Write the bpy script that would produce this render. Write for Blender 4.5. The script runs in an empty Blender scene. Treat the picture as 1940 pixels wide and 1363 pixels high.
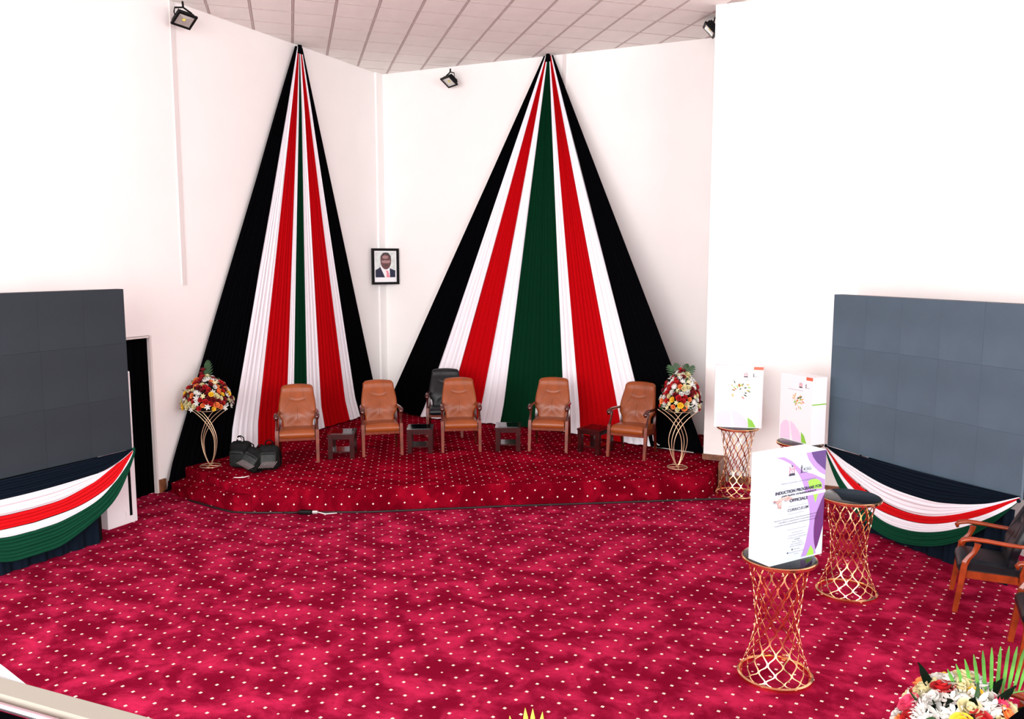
import bpy, math, random
from math import sin, cos, pi, radians, sqrt, atan2, exp
from mathutils import Vector, Matrix, Euler
random.seed(7)
S = bpy.context.scene
COL = S.collection

# ------------------------------------------------------------------ camera
cd = bpy.data.cameras.new('camera'); cam = bpy.data.objects.new('camera', cd); COL.objects.link(cam)
cam.location = (0, 0, 3.1)
cam.rotation_euler = (radians(90 - 6.87), 0, radians(25))
cd.sensor_width = 36; cd.lens = 36 * 1580 / 1940.0
cd.clip_start = 0.05; cd.clip_end = 100
S.camera = cam
# ------------------------------------------------------------------ world, lights, exposure
w = bpy.data.worlds.new('world'); S.world = w; w.use_nodes = True
bg = w.node_tree.nodes['Background']; bg.inputs[0].default_value = (1.0, 0.985, 0.98, 1); bg.inputs[1].default_value = 1.35
S.view_settings.view_transform = 'Standard'; S.view_settings.look = 'None'
S.view_settings.exposure = 0.5; S.view_settings.gamma = 1; S.view_settings.use_curve_mapping = False
def area(name, loc, target, sx, sy, power, col=(1, 1, 1)):
    l = bpy.data.lights.new(name, 'AREA'); l.shape = 'RECTANGLE'; l.size = sx; l.size_y = sy; l.energy = power; l.color = col
    o = bpy.data.objects.new(name, l); COL.objects.link(o); o.location = loc
    o.rotation_euler = (Vector(target) - Vector(loc)).to_track_quat('-Z', 'Y').to_euler()
    return o
area('right_added_light', (6.5, 1.5, 4.2), (-6, 9.0, 2.8), 5, 3.4, 420, (1.0, 0.99, 0.98))  # unseen area light added at the right to give the light a direction
area('rear_fill_light', (-3.5, -3.3, 3.6), (-5.5, 10, 3.8), 9, 4.5, 900, (1.0, 0.985, 0.97))  # fill light added behind the camera to brighten walls and ceiling

# ------------------------------------------------------------------ materials
def mat(name, col, rough=.6, metal=0, spec=.5, noise=0, nscale=8, col2=None, bump=0, bscale=200, coat=0, sheen=0, emit=None):
    m = bpy.data.materials.new(name); m.use_nodes = True
    nt = m.node_tree; p = nt.nodes['Principled BSDF']
    p.inputs['Base Color'].default_value = (*col, 1); p.inputs['Roughness'].default_value = rough
    p.inputs['Metallic'].default_value = metal; p.inputs['Specular IOR Level'].default_value = spec
    p.inputs['Coat Weight'].default_value = coat; p.inputs['Coat Roughness'].default_value = .08
    p.inputs['Sheen Weight'].default_value = sheen
    tc = nt.nodes.new('ShaderNodeTexCoord')
    if noise or col2:
        n = nt.nodes.new('ShaderNodeTexNoise'); n.inputs['Scale'].default_value = nscale; n.inputs['Detail'].default_value = 4
        nt.links.new(tc.outputs['Object'], n.inputs['Vector'])
        r = nt.nodes.new('ShaderNodeValToRGB')
        c2 = col2 if col2 else tuple(min(1, c * (1 + noise)) for c in col)
        c1 = col if col2 else tuple(c * (1 - noise) for c in col)
        r.color_ramp.elements[0].position = .35; r.color_ramp.elements[0].color = (*c1, 1)
        r.color_ramp.elements[1].position = .65; r.color_ramp.elements[1].color = (*c2, 1)
        nt.links.new(n.outputs['Fac'], r.inputs['Fac']); nt.links.new(r.outputs['Color'], p.inputs['Base Color'])
    if bump:
        n = nt.nodes.new('ShaderNodeTexNoise'); n.inputs['Scale'].default_value = bscale; n.inputs['Detail'].default_value = 3
        nt.links.new(tc.outputs['Object'], n.inputs['Vector'])
        b = nt.nodes.new('ShaderNodeBump'); b.inputs['Strength'].default_value = bump; b.inputs['Distance'].default_value = .01
        nt.links.new(n.outputs['Fac'], b.inputs['Height']); nt.links.new(b.outputs['Normal'], p.inputs['Normal'])
    return m

def carpet_mat(name, dark, light, r0, r1, dr=.080):
    m = bpy.data.materials.new(name); m.use_nodes = True
    nt = m.node_tree; N = nt.nodes; L = nt.links; p = N['Principled BSDF']
    p.inputs['Roughness'].default_value = 1; p.inputs['Specular IOR Level'].default_value = .0
    tc = N.new('ShaderNodeTexCoord'); uv = N.new('ShaderNodeSeparateXYZ'); L.new(tc.outputs['UV'], uv.inputs[0])
    def M(op, a, b=None):
        n = N.new('ShaderNodeMath'); n.operation = op
        for i, x in enumerate((a, b)):
            if x is None: continue
            if isinstance(x, (int, float)): n.inputs[i].default_value = x
            else: L.new(x, n.inputs[i])
        return n.outputs[0]
    fx = M('ABSOLUTE', M('SUBTRACT', M('FRACT', uv.outputs[0]), .5)); fy = M('ABSOLUTE', M('SUBTRACT', M('FRACT', uv.outputs[1]), .5))
    d = M('MAXIMUM', fx, fy)
    ex = M('LESS_THAN', M('ABSOLUTE', M('SUBTRACT', M('FRACT', M('MULTIPLY', M('FLOOR', uv.outputs[0]), .5)), 0)), .25)
    ey = M('LESS_THAN', M('FRACT', M('MULTIPLY', M('FLOOR', uv.outputs[1]), .5)), .25)
    star = M('MULTIPLY', ex, ey)
    rad = M('SUBTRACT', dr, M('MULTIPLY', star, .026))
    dot = M('LESS_THAN', d, rad)
    hole = M('MULTIPLY', M('LESS_THAN', d, .02), .6)
    dot = M('SUBTRACT', dot, hole)
    mp = N.new('ShaderNodeMapping'); L.new(tc.outputs['Object'], mp.inputs['Vector']); mp.inputs['Scale'].default_value = (1.25, 1.45, 1); mp.inputs['Rotation'].default_value = (0, 0, radians(-25))
    n1 = N.new('ShaderNodeTexNoise'); n1.inputs['Scale'].default_value = 2.3; n1.inputs['Detail'].default_value = 7; n1.inputs['Roughness'].default_value = .62; n1.inputs['Distortion'].default_value = .35
    L.new(mp.outputs[0], n1.inputs['Vector'])
    n2 = N.new('ShaderNodeTexNoise'); n2.inputs['Scale'].default_value = 90; n2.inputs['Detail'].default_value = 2
    L.new(tc.outputs['Object'], n2.inputs['Vector'])
    s = M('ADD', n1.outputs['Fac'], M('MULTIPLY', M('SUBTRACT', n2.outputs['Fac'], .5), .10))
    r = N.new('ShaderNodeValToRGB'); r.color_ramp.interpolation = 'EASE'
    r.color_ramp.elements[0].position = r0; r.color_ramp.elements[0].color = (*dark, 1)
    r.color_ramp.elements[1].position = r1; r.color_ramp.elements[1].color = (*light, 1)
    L.new(s, r.inputs['Fac'])
    mx = N.new('ShaderNodeMix'); mx.data_type = 'RGBA'; L.new(dot, mx.inputs[0]); L.new(r.outputs['Color'], mx.inputs[6]); mx.inputs[7].default_value = (.80, .66, .58, 1)
    L.new(mx.outputs[2], p.inputs['Base Color'])
    b = N.new('ShaderNodeBump'); b.inputs['Strength'].default_value = .25; b.inputs['Distance'].default_value = .01
    L.new(n2.outputs['Fac'], b.inputs['Height']); L.new(b.outputs['Normal'], p.inputs['Normal'])
    return m

M = {}
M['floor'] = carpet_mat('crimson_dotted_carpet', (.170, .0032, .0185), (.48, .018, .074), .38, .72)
M['stage'] = carpet_mat('dimmed_dotted_carpet', (.110, .0007, .0055), (.31, .0035, .018), .38, .76, .066)  # same carpet as the floor; the stage's different light put into this colour
M['wall'] = mat('white_wall_paint', (.90, .885, .875), .75, spec=.2, noise=.012, nscale=1.5, bump=.05, bscale=60)
M['trim'] = mat('wall_trunking', (.72, .68, .67), .6)
M['ceil'] = mat('ceiling_tile', (.86, .84, .81), .9, spec=.1, noise=.03, nscale=2, bump=.15, bscale=120)
M['tbar'] = mat('ceiling_grid', (.54, .46, .44), .7)
M['woodb'] = mat('brown_baseboard', (.20, .07, .03), .45, noise=.3, nscale=14)
M['black'] = mat('black_cloth', (.0016, .0016, .0022), 1, spec=0)
M['navy'] = mat('black_swag_cloth', (.0035, .008, .016), .9, spec=.08)
M['white'] = mat('white_cloth', (.86, .84, .90), .75, spec=.2)
M['red'] = mat('red_cloth', (.42, .0015, .004), .9, spec=.03)
M['green'] = mat('green_cloth', (.0010, .024, .009), .9, spec=.04)
M['sgreen'] = mat('green_swag_cloth', (.003, .055, .027), .8, spec=.1)
M['sred'] = mat('red_swag_cloth', (.62, .006, .010), .8, spec=.1)
M['tan'] = mat('tan_leather', (.25, .053, .009), .36, spec=.5, noise=.10, nscale=6, bump=.12, bscale=180)
M['seam'] = mat('leather_seam', (.13, .03, .01), .6)
M['bleather'] = mat('black_leather', (.004, .0065, .0095), .36, spec=.35, noise=.2, nscale=5, bump=.12, bscale=180)
M['mahog'] = mat('mahogany', (.06, .006, .003), .2, noise=.3, nscale=9, coat=.4)
M['legwood'] = mat('lit_mahogany', (.15, .024, .008), .4, spec=.3, noise=.25, nscale=9, coat=.08)  # paler copy of the mahogany; light on the front legs put into the colour
M['orwood'] = mat('orange_red_wood', (.27, .036, .006), .28, noise=.25, nscale=9, coat=.25)
M['darkwood'] = mat('dark_mahogany', (.028, .003, .003), .25, noise=.3, nscale=9, coat=.4)
M['gold'] = mat('rose_gold_metal', (.92, .56, .30), .18, metal=1)
M['stand'] = mat('champagne_metal', (.80, .58, .38), .3, metal=.75)
M['glass'] = mat('black_glass', (.003, .0035, .005), .06, spec=.3)
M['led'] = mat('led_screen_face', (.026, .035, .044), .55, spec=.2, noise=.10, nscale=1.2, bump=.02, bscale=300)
M['led2'] = mat('led_screen_face_lit', (.075, .115, .155), .5, spec=.3, noise=.12, nscale=1.2, bump=.02, bscale=300)  # same screen face, with light reflected by the right screen put into the colour
M['plastic'] = mat('black_plastic', (.003, .003, .0035), .5, spec=.15)
M['silver'] = mat('silver_reflector', (.62, .61, .58), .3, metal=.6)
M['chrome'] = mat('chrome', (.85, .84, .85), .12, metal=1)
M['yled'] = mat('led_chip', (.75, .68, .12), .5)
M['card'] = mat('white_card', (.88, .89, .92), .35, spec=.4)
M['face'] = mat('pale_blue_print', (.50, .59, .66), .35, spec=.4)
M['lilac'] = mat('lilac_print', (.36, .23, .54), .35)
M['palelilac'] = mat('pale_lilac_print', (.85, .66, .86), .35)
M['violet'] = mat('violet_print', (.075, .035, .17), .35)
M['plum'] = mat('plum_print', (.10, .025, .14), .35)
M['lime'] = mat('lime_print', (.27, .62, .07), .35)
M['ink'] = mat('ink', (.03, .03, .06), .5)
M['greyink'] = mat('grey_ink', (.22, .24, .30), .5)
M['pink'] = mat('pink_print', (.80, .25, .33), .5)
M['orange'] = mat('orange_print', (.68, .14, .07), .5)
M['goldp'] = mat('gold_print', (.72, .42, .10), .5)
M['ribbon'] = mat('pink_satin_ribbon', (.66, .36, .33), .3, sheen=.3)
M['glare_ribbon'] = mat('glare_satin_ribbon', (.86, .78, .80), .3)  # pink ribbon whitened; its bright reflection is put into the colour
M['bag'] = mat('charcoal_nylon', (.0045, .005, .005), .7, spec=.15, noise=.4, nscale=30, bump=.3, bscale=250)
M['bagblk'] = mat('black_nylon', (.002, .002, .003), .8, spec=.1)
M['bagpk'] = mat('grey_pocket_nylon', (.012, .015, .015), .5, spec=.25, noise=.3, nscale=20)
M['weave'] = mat('pale_net', (.30, .24, .24), .6)
M['wcable'] = mat('white_cable', (.85, .82, .82), .4)
M['bcable'] = mat('black_cable', (.006, .006, .006), .5)
M['rred'] = mat('red_petal', (.42, .006, .010), .6, noise=.4, nscale=25)
M['dred'] = mat('dark_red_petal', (.16, .003, .008), .6, noise=.4, nscale=25)
M['ryel'] = mat('yellow_petal', (.85, .55, .03), .6, noise=.2, nscale=25)
M['rora'] = mat('orange_petal', (.80, .22, .06), .6, noise=.3, nscale=25)
M['rcream'] = mat('cream_petal', (.66, .60, .33), .6)
M['rwhite'] = mat('white_petal', (.66, .66, .62), .6)
M['rpink'] = mat('pink_petal', (.70, .05, .14), .6)
M['leaf'] = mat('leaf_green', (.010, .055, .010), .5, noise=.4, nscale=12)
M['dleaf'] = mat('dark_foliage', (.002, .009, .003), .8, spec=.1, noise=.5, nscale=20)
M['frond'] = mat('palm_green', (.07, .25, .035), .4, noise=.35, nscale=10)
M['tip'] = mat('lime_leaf', (.42, .62, .04), .4)
M['skin'] = mat('portrait_skin_print', (.12, .05, .05), .5)
M['skinl'] = mat('portrait_skin_light_print', (.36, .20, .20), .5)
M['hair'] = mat('portrait_hair_print', (.03, .025, .03), .5)
M['suit'] = mat('portrait_suit_print', (.008, .010, .042), .5)
M['pshirt'] = mat('portrait_shirt_print', (.85, .83, .86), .5)
M['pbg'] = mat('portrait_background_print', (.66, .71, .70), .5, noise=.12, nscale=14)
M['cream'] = mat('cream_painted_rail', (.27, .26, .22), .5)
M['pchrome'] = mat('reflection_tinted_chrome', (.75, .60, .68), .15, metal=.9)  # chrome with its purple reflection put into the base colour
M['paper'] = mat('white_paper', (.42, .47, .50), .6)

# ------------------------------------------------------------------ mesh builder
class MB:
    def __init__(s): s.v = []; s.f = []; s.mi = []; s.uv = {}
    def add(s, vs, fs, mi=0):
        b = len(s.v); s.v += [tuple(x) for x in vs]; s.f += [tuple(b + i for i in f) for f in fs]; s.mi += [mi] * len(fs); return b
    def box(s, c, d, rz=0, mi=0, rot=None, taper=1):
        h = [x / 2 for x in d]; R = rot if rot else Matrix.Rotation(rz, 3, 'Z')
        vs = []
        for z in (-1, 1):
            k = taper if z < 0 else 1
            for x, y in ((-1, -1), (1, -1), (1, 1), (-1, 1)): vs.append(Vector(c) + R @ Vector((x * h[0] * k, y * h[1] * k, z * h[2])))
        s.add(vs, [(0, 3, 2, 1), (4, 5, 6, 7), (0, 1, 5, 4), (1, 2, 6, 5), (2, 3, 7, 6), (3, 0, 4, 7)], mi); return s
    def rbox(s, c, d, r, n=5, mi=0, rot=None, bulge=0):
        # rounded box from six grids
        h = [x / 2 for x in d]; R = rot if rot else Matrix.Identity(3)
        def pt(q):
            q = Vector(q); inner = Vector([max(-(h[i] - r), min(h[i] - r, q[i] * h[i])) for i in range(3)])
            full = Vector([q[i] * h[i] for i in range(3)]); dd = full - inner
            o = inner + (dd.normalized() * r if dd.length > 1e-9 else Vector((0, 0, 0)))
            if bulge: o = o * (1 + bulge * (1 - q[0] ** 2 * .5 - q[2] ** 2 * .5))
            return Vector(c) + R @ o
        # nonuniform params so that corners get vertices
        for ax in range(3):
            a, b = [i for i in range(3) if i != ax]
            def pars(i):
                e = 1 - r / h[i]; L = [-1, -(1 + e) / 2 - .0, -e] + [(-e + 2 * e * k / n) for k in range(1, n)] + [e, (1 + e) / 2, 1]; return L
            A, B = pars(a), pars(b)
            for sg in (-1, 1):
                vs = []
                for x in A:
                    for y in B:
                        q = [0, 0, 0]; q[ax] = sg; q[a] = x; q[b] = y; vs.append(pt(q))
                nb = len(B); fs = []
                for i in range(len(A) - 1):
                    for j in range(nb - 1):
                        f = (i * nb + j, (i + 1) * nb + j, (i + 1) * nb + j + 1, i * nb + j + 1)
                        flip = (sg > 0) != (ax != 1)
                        fs.append(f[::-1] if flip else f)
                s.add(vs, fs, mi)
        return s
    def tube(s, path, r, n=8, mi=0, sq=(1, 1), closed=False, cap=True, twist=0):
        P = [Vector(p) for p in path]; m = len(P); rr = r if isinstance(r, (list, tuple)) else [r] * m
        up = Vector((0, 0, 1)); rings = []; prev = None
        for i in range(m):
            if closed: t = (P[(i + 1) % m] - P[(i - 1) % m])
            else: t = P[min(i + 1, m - 1)] - P[max(i - 1, 0)]
            t.normalize()
            if prev is None:
                a = t.cross(up)
                if a.length < .1: a = t.cross(Vector((0, 1, 0)))
                a.normalize()
            else:
                a = prev - t * prev.dot(t); a.normalize()
            prev = a; b = a.cross(t)
            rings.append([P[i] + (a * cos(2 * pi * k / n + twist) * sq[0] + b * sin(2 * pi * k / n + twist) * sq[1]) * rr[i] for k in range(n)])
        vs = [v for R in rings for v in R]; fs = []
        for i in range(m if closed else m - 1):
            j = (i + 1) % m
            for k in range(n): fs.append((i * n + k, i * n + (k + 1) % n, j * n + (k + 1) % n, j * n + k))
        if cap and not closed: fs.append(tuple(range(n))[::-1]); fs.append(tuple((m - 1) * n + k for k in range(n)))
        s.add(vs, fs, mi); return s
    def lathe(s, prof, n=32, c=(0, 0, 0), mi=0):
        vs = []; fs = []
        for r, z in prof:
            for k in range(n): vs.append((c[0] + r * cos(2 * pi * k / n), c[1] + r * sin(2 * pi * k / n), c[2] + z))
        for i in range(len(prof) - 1):
            for k in range(n): fs.append((i * n + k, i * n + (k + 1) % n, (i + 1) * n + (k + 1) % n, (i + 1) * n + k))
        s.add(vs, fs, mi); return s
    def prism(s, poly, z0, z1, mi=0):
        n = len(poly); vs = [(x, y, z0) for x, y in poly] + [(x, y, z1) for x, y in poly]
        fs = [tuple(range(n))[::-1], tuple(range(n, 2 * n))] + [(i, (i + 1) % n, n + (i + 1) % n, n + i) for i in range(n)]
        s.add(vs, fs, mi); return s
    def grid(s, fn, nu, nv, mi=0, wrapu=False):
        vs = [fn(i / nu, j / nv) for j in range(nv + 1) for i in range(nu + 1)]; w_ = nu + 1
        fs = [(j * w_ + i, j * w_ + i + 1, (j + 1) * w_ + i + 1, (j + 1) * w_ + i) for j in range(nv) for i in range(nu)]
        s.add(vs, fs, mi); return s
    def mesh(s, name, mats, smooth=False):
        me = bpy.data.meshes.new(name); me.from_pydata(s.v, [], s.f)
        for m in (mats if isinstance(mats, (list, tuple)) else [mats]): me.materials.append(m)
        me.polygons.foreach_set('material_index', s.mi)
        if smooth:
            me.polygons.foreach_set('use_smooth', [True] * len(s.f))
            if smooth != 'all': 
                me.update(); 
                try: me.set_sharp_from_angle(angle=radians(smooth if smooth is not True else 40))
                except Exception: pass
        me.update(); return me
    def build(s, name, mats, parent=None, smooth=False, weld=False):
        me = s.mesh(name, mats, False)
        if weld:
            import bmesh
            bm = bmesh.new(); bm.from_mesh(me); bmesh.ops.remove_doubles(bm, verts=bm.verts, dist=1e-5); bmesh.ops.recalc_face_normals(bm, faces=bm.faces); bm.to_mesh(me); bm.free()
        if smooth:
            me.polygons.foreach_set('use_smooth', [True] * len(me.polygons))
            if smooth != 'all': me.set_sharp_from_angle(angle=radians(smooth if smooth is not True else 42))
        return link(name, me, parent)
def link(name, me, parent=None):
    o = bpy.data.objects.new(name, me); COL.objects.link(o)
    if parent: o.parent = parent
    return o
def tag(o, label=None, cat=None, group=None, kind=None):
    if label: o['label'] = label
    if cat: o['category'] = cat
    if group: o['group'] = group
    if kind: o['kind'] = kind
    return o
def thing(name, label, cat, loc=(0, 0, 0), rz=0, group=None):
    o = bpy.data.objects.new(name, None); COL.objects.link(o); o.location = loc; o.rotation_euler = (0, 0, rz); o.empty_display_size = .1
    return tag(o, label, cat, group)
def struct(o): o['kind'] = 'structure'; return o
def kids(o): return [c for c in COL.objects if c.parent == o]
def dup(root, loc, rz, label, group=None):
    def cp(o, par):
        c = o.copy(); COL.objects.link(c); c.parent = par
        for ch in kids(o): cp(ch, c)
        return c
    c = cp(root, None); c.location = loc; c.rotation_euler = (0, 0, rz); c['label'] = label
    if group: c['group'] = group
    return c

# ------------------------------------------------------------------ carpets
PITCH = .1365
def lat(x, y, ang=radians(-10.2), o=(-2.148, 5.309)):
    dx, dy = x - o[0], y - o[1]
    return ((dx * cos(ang) + dy * sin(ang)) / PITCH + .5, (-dx * sin(ang) + dy * cos(ang)) / PITCH + .5)
def set_uv(o, fn):
    me = o.data; uvl = me.uv_layers.new(name='UVMap')
    for p in me.polygons:
        for li in p.loop_indices:
            v = me.vertices[me.loops[li].vertex_index].co; uvl.data[li].uv = fn(v, p.normal)
m = MB(); m.box((-1, 4.9, -.1), (16, 17.2, .2))
floor = struct(m.build('floor', M['floor'])); set_uv(floor, lambda v, n: lat(v.x, v.y))
floor['label'] = 'crimson carpet with small cream diamond dots covering the hall floor'

# ------------------------------------------------------------------ walls and ceiling
XL, YB, ZC = -8.84, 13.27, 6.455
t_ = .2
m = MB()
m.box((XL - t_ / 2, (-3.5 + 6.85) / 2, ZC / 2), (t_, 10.35, ZC)); m.box((XL - t_ / 2, (6.85 + 7.83) / 2, (2.11 + ZC) / 2), (t_, .98, ZC - 2.11))
m.box((XL - t_ / 2, (7.83 + YB + t_) / 2, ZC / 2), (t_, YB + t_ - 7.83, ZC))
wl = struct(m.build('wall_left', M['wall']))
m = MB(); m.box(((XL - 2.43) / 2, YB + t_ / 2, ZC / 2), (-2.43 - XL, t_, ZC)); struct(m.build('wall_back', M['wall']))
m = MB(); m.box(((-2.43 - .52) / 2, (11.62 + YB + t_) / 2, ZC / 2), (-.52 + 2.43, YB + t_ - 11.62, ZC)); pier = struct(m.build('wall_pier', M['wall']))
# right wall, running diagonally towards the viewer behind the right-hand screen
dr = Vector((.731, -.682, 0)); a0 = Vector((-.52, 11.62, 0)); a1 = a0 + dr * 10.5
m = MB(); nr = Vector((.682, .731, 0)) * t_
vs = [a0, a1, a1 + nr, a0 + nr]; m.prism([(v.x, v.y) for v in vs], 0, ZC); struct(m.build('wall_right', M['wall']))
# black-curtained doorway
m = MB()
def dcur(u, v): y = 6.84 + .98 * u; return (XL - .06 + .018 * sin(u * 46) + .01 * sin(u * 17 + 1), y, .005 + 2.10 * v)
m.grid(dcur, 90, 2); d1 = struct(m.build('door_1', M['black'], None, 'all')); d1['label'] = 'doorway closed by a black curtain beside the left screen'
m = MB(); m.box((XL - .1, 7.815, 1.055), (.2, .03, 2.11)); m.box((XL - .1, 7.3, 2.1), (.2, .98, .03)); struct(m.build('door_frame', M['trim'], d1))
# trunking / trims
def trim(name, c, d, mt='trim'):
    m = MB(); m.box(c, d); return struct(m.build(name, M[mt]))
trim('trim_1', (XL + .006, 8.42, 4.6), (.012, .07, 3.7))
trim('trim_2', (XL + .02, 13.17, ZC / 2 + .145), (.04, .2, ZC - .29), 'wall')
trim('trim_3', (-5.225, YB - .012, 5.9), (.045, .024, 1.1))
trim('baseboard_left', (XL + .012, 7.88, .09), (.024, .10, .18), 'woodb')
m = MB(); m.box((-2.27, 11.605, .33), (.34, .03, .075)); m.box((-1.30, 11.605, .05), (1.56, .03, .10)); struct(m.build('baseboard_right', M['woodb']))
m = MB(); m.box((-2.115, 11.38, .182), (.03, .42, .364)); struct(m.build('trim_4', M['woodb']))

# ceiling with tees and tiles
m = MB(); m.box((-1, 4.9, ZC + .1025), (16, 17.2, .2)); ceil = struct(m.build('ceiling', M['tbar']))
e1 = Vector((-.64, .768)); e2 = Vector((.72, .694)); P1, P2 = .612, .5565
nrm = Vector((.768, .64)); org = Vector((-7.721, 9.521)); off = (.141 - org.dot(nrm))
org = org + e2 * (off / e2.dot(nrm))
def clip(poly, n, c):    # keep n.p <= c
    out = []
    for i in range(len(poly)):
        a, b = poly[i], poly[(i + 1) % len(poly)]; da, db = n.dot(a) - c, n.dot(b) - c
        if da <= 0: out.append(a)
        if (da < 0 < db) or (db < 0 < da): out.append(a + (b - a) * (da / (da - db)))
    return out
cy, sy = cos(radians(25)), sin(radians(25))
def in_view(p):
    z = -sy * p.x + cy * p.y; x = cy * p.x + sy * p.y
    return z > 7.6 and abs(x / z) < .70
nt_ = 0; full_tile = None
a_, b_ = e1 * (P1 / 2 - .014), e2 * (P2 / 2 - .019)
tile_quad = [-a_ - b_, -a_ + b_, a_ + b_, a_ - b_]
if True:
    for i in range(-10, 12):
        for j in range(-9, 16):
            c = org + e1 * (P1 * (i + .5)) + e2 * (P2 * (j + .5))
            if not in_view(c) or (c.x > -2.5 and c.y > 11.55): continue
            quad = [c + q for q in tile_quad]
            if sum(dr.to_2d().cross(q - a0.to_2d()) > 0 for q in quad) > 0 : continue
            pl = clip(clip(quad, Vector((-1, 0)), 8.835), Vector((0, 1)), 13.265)
            if c.x > -3: pl = clip(pl, Vector((0, 1)), 11.61) if c.x > -2.43 else clip(pl, Vector((1, 0)), -2.44) if c.y > 11.6 else pl
            if len(pl) < 3: continue
            if pl == quad and full_tile: o = link('ceiling_tile', full_tile, ceil)
            else:
                mm = MB(); mm.prism([(q.x - c.x, q.y - c.y) for q in pl], -.003, .002); o = mm.build('ceiling_tile', M['ceil'], ceil)
                if pl == quad: full_tile = o.data
            o.location = (c.x, c.y, ZC); nt_ += 1
for j in range(-8, 15):    # main tees, slightly proud between the tiles
    c = org + e2 * (P2 * j); L0, L1 = -3.5, 6
    ts = [t for t in [L0 + k * .05 for k in range(190)] if (lambda p: p.x > -8.82 and p.y < 13.24 and not (p.x > -2.45 and p.y > 11.6) and in_view(p) and dr.to_2d().cross(p - a0.to_2d()) < 0)(c + e1 * t)]
    if len(ts) < 6: continue
    mm = MB(); p = c + e1 * ((ts[0] + ts[-1]) / 2); mm.box((0, 0, 0), (.020, ts[-1] - ts[0], .006), rz=atan2(e1.y, e1.x) - pi / 2)
    o = mm.build('ceiling_tee', M['tbar'], ceil); o.location = (p.x, p.y, ZC - .002)

for i in range(-10, 13):   # thin cross tees
    c = org + e1 * (P1 * i)
    ts = [t for t in [-6 + k * .05 for k in range(300)] if (lambda p: p.x > -8.82 and p.y < 13.24 and not (p.x > -2.45 and p.y > 11.6) and in_view(p) and dr.to_2d().cross(p - a0.to_2d()) < 0)(c + e2 * t)]
    if len(ts) < 6: continue
    mm = MB(); p = c + e2 * ((ts[0] + ts[-1]) / 2); mm.box((0, 0, 0), (.016, ts[-1] - ts[0], .005), rz=atan2(e2.y, e2.x) - pi / 2)
    o = mm.build('cross_tee', M['tbar'], ceil); o.location = (p.x, p.y, ZC - .0025)
# ------------------------------------------------------------------ stage
stage = thing('stage', 'low corner stage covered in red dotted carpet', 'stage')
edge = [(-8.83, 8.2), (-8.0, 7.93), (-7.42, 7.70), (-7.15, 7.715), (-6.5, 7.98), (-5.82, 8.33), (-5.2, 8.73), (-4.51, 9.18), (-3.9, 9.56), (-3.29, 9.92), (-2.17, 10.68), (-2.15, 10.72), (-2.15, 11.59)]
back = [(-2.45, 11.59), (-2.45, 13.26), (-8.83, 13.26)]
ZS = .29
poly = edge + back
m = MB(); n = len(poly); ne = len(edge)
def inset(P, d):
    out = []
    for i, p in enumerate(P):
        a, b, c = Vector(P[max(i - 1, 0)]), Vector(p), Vector(P[min(i + 1, len(P) - 1)]); t = (c - a).normalized(); out.append((p[0] - t.y * d, p[1] + t.x * d))
    return out
e_in, e_mid = inset(edge, .025), inset(edge, .008)
rows = [[(x, y, 0) for x, y in edge], [(x, y, ZS - .028) for x, y in edge], [(x, y, ZS - .008) for x, y in e_mid], [(x, y, ZS) for x, y in e_in]]
vs = [v for r_ in rows for v in r_] + [(x, y, ZS) for x, y in back] + [(x, y, 0) for x, y in back]
fs = [(k * ne + i, k * ne + i + 1, (k + 1) * ne + i + 1, (k + 1) * ne + i) for k in range(3) for i in range(ne - 1)]
fs.append(tuple(3 * ne + i for i in range(ne)) + tuple(4 * ne + i for i in range(3)))
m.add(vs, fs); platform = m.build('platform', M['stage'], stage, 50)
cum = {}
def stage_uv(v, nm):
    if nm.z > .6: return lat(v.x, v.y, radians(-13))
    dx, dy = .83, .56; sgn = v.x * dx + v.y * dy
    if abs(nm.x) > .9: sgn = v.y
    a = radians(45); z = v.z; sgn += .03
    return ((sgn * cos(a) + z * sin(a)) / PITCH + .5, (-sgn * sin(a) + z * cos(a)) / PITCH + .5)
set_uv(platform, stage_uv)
m = MB()   # wedge-shaped lower step at the left end
m.add([(-8.83, 7.97, 0), (-8.45, 7.80, 0), (-7.33, 7.60, 0), (-7.15, 7.705, 0), (-7.42, 7.70, 0), (-8.83, 8.19, 0),
       (-8.83, 7.97, .13), (-8.45, 7.80, .135), (-7.33, 7.60, .215), (-7.15, 7.705, .22), (-7.42, 7.695, .22), (-8.83, 8.19, .15)],
      [(6, 7, 8, 10, 11), (8, 9, 10), (0, 1, 7, 6), (1, 2, 8, 7), (2, 3, 9, 8)])
step = m.build('step', M['stage'], stage); set_uv(step, stage_uv)
# cable along the foot of the stage and its connector
path = [(-8.2, 7.72, .012), (-7.7, 7.62, .012), (-7.32, 7.565, .012), (-7.05, 7.66, .012), (-6.5, 7.93, .012), (-5.8, 8.28, .012), (-5.2, 8.67, .012), (-4.4, 9.20, .012), (-3.3, 9.87, .012), (-2.1, 10.62, .012), (-1.6, 10.9, .012), (-1.3, 11.3, .012)]
m = MB(); m.tube(path, .012, 6); tag(m.build('floor_cable', M['bcable'], None, 'all'), 'black cable running along the foot of the stage front', 'cable')
pc = thing('power_connector', 'black and silver cable connector lying on the floor before the stage', 'connector', (-6.47, 7.90, 0), radians(24))
m = MB(); m.rbox((0, 0, .03), (.16, .06, .05), .015, 2); m.build('housing', M['plastic'], pc, 'all')
m = MB(); m.rbox((.12, 0, .03), (.07, .045, .04), .012, 2); m.build('plug', M['silver'], pc, 'all')
m = MB(); m.tube([(-.08, 0, .03), (-.2, .01, .012), (-.32, .03, .01)], .008, 6); m.build('lead', M['bcable'], pc, 'all')
m = MB(); m.tube([(.15, 0, .03), (.25, -.01, .01), (.38, .03, .01)], .006, 6); m.build('lead', M['wcable'], pc, 'all')

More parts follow.
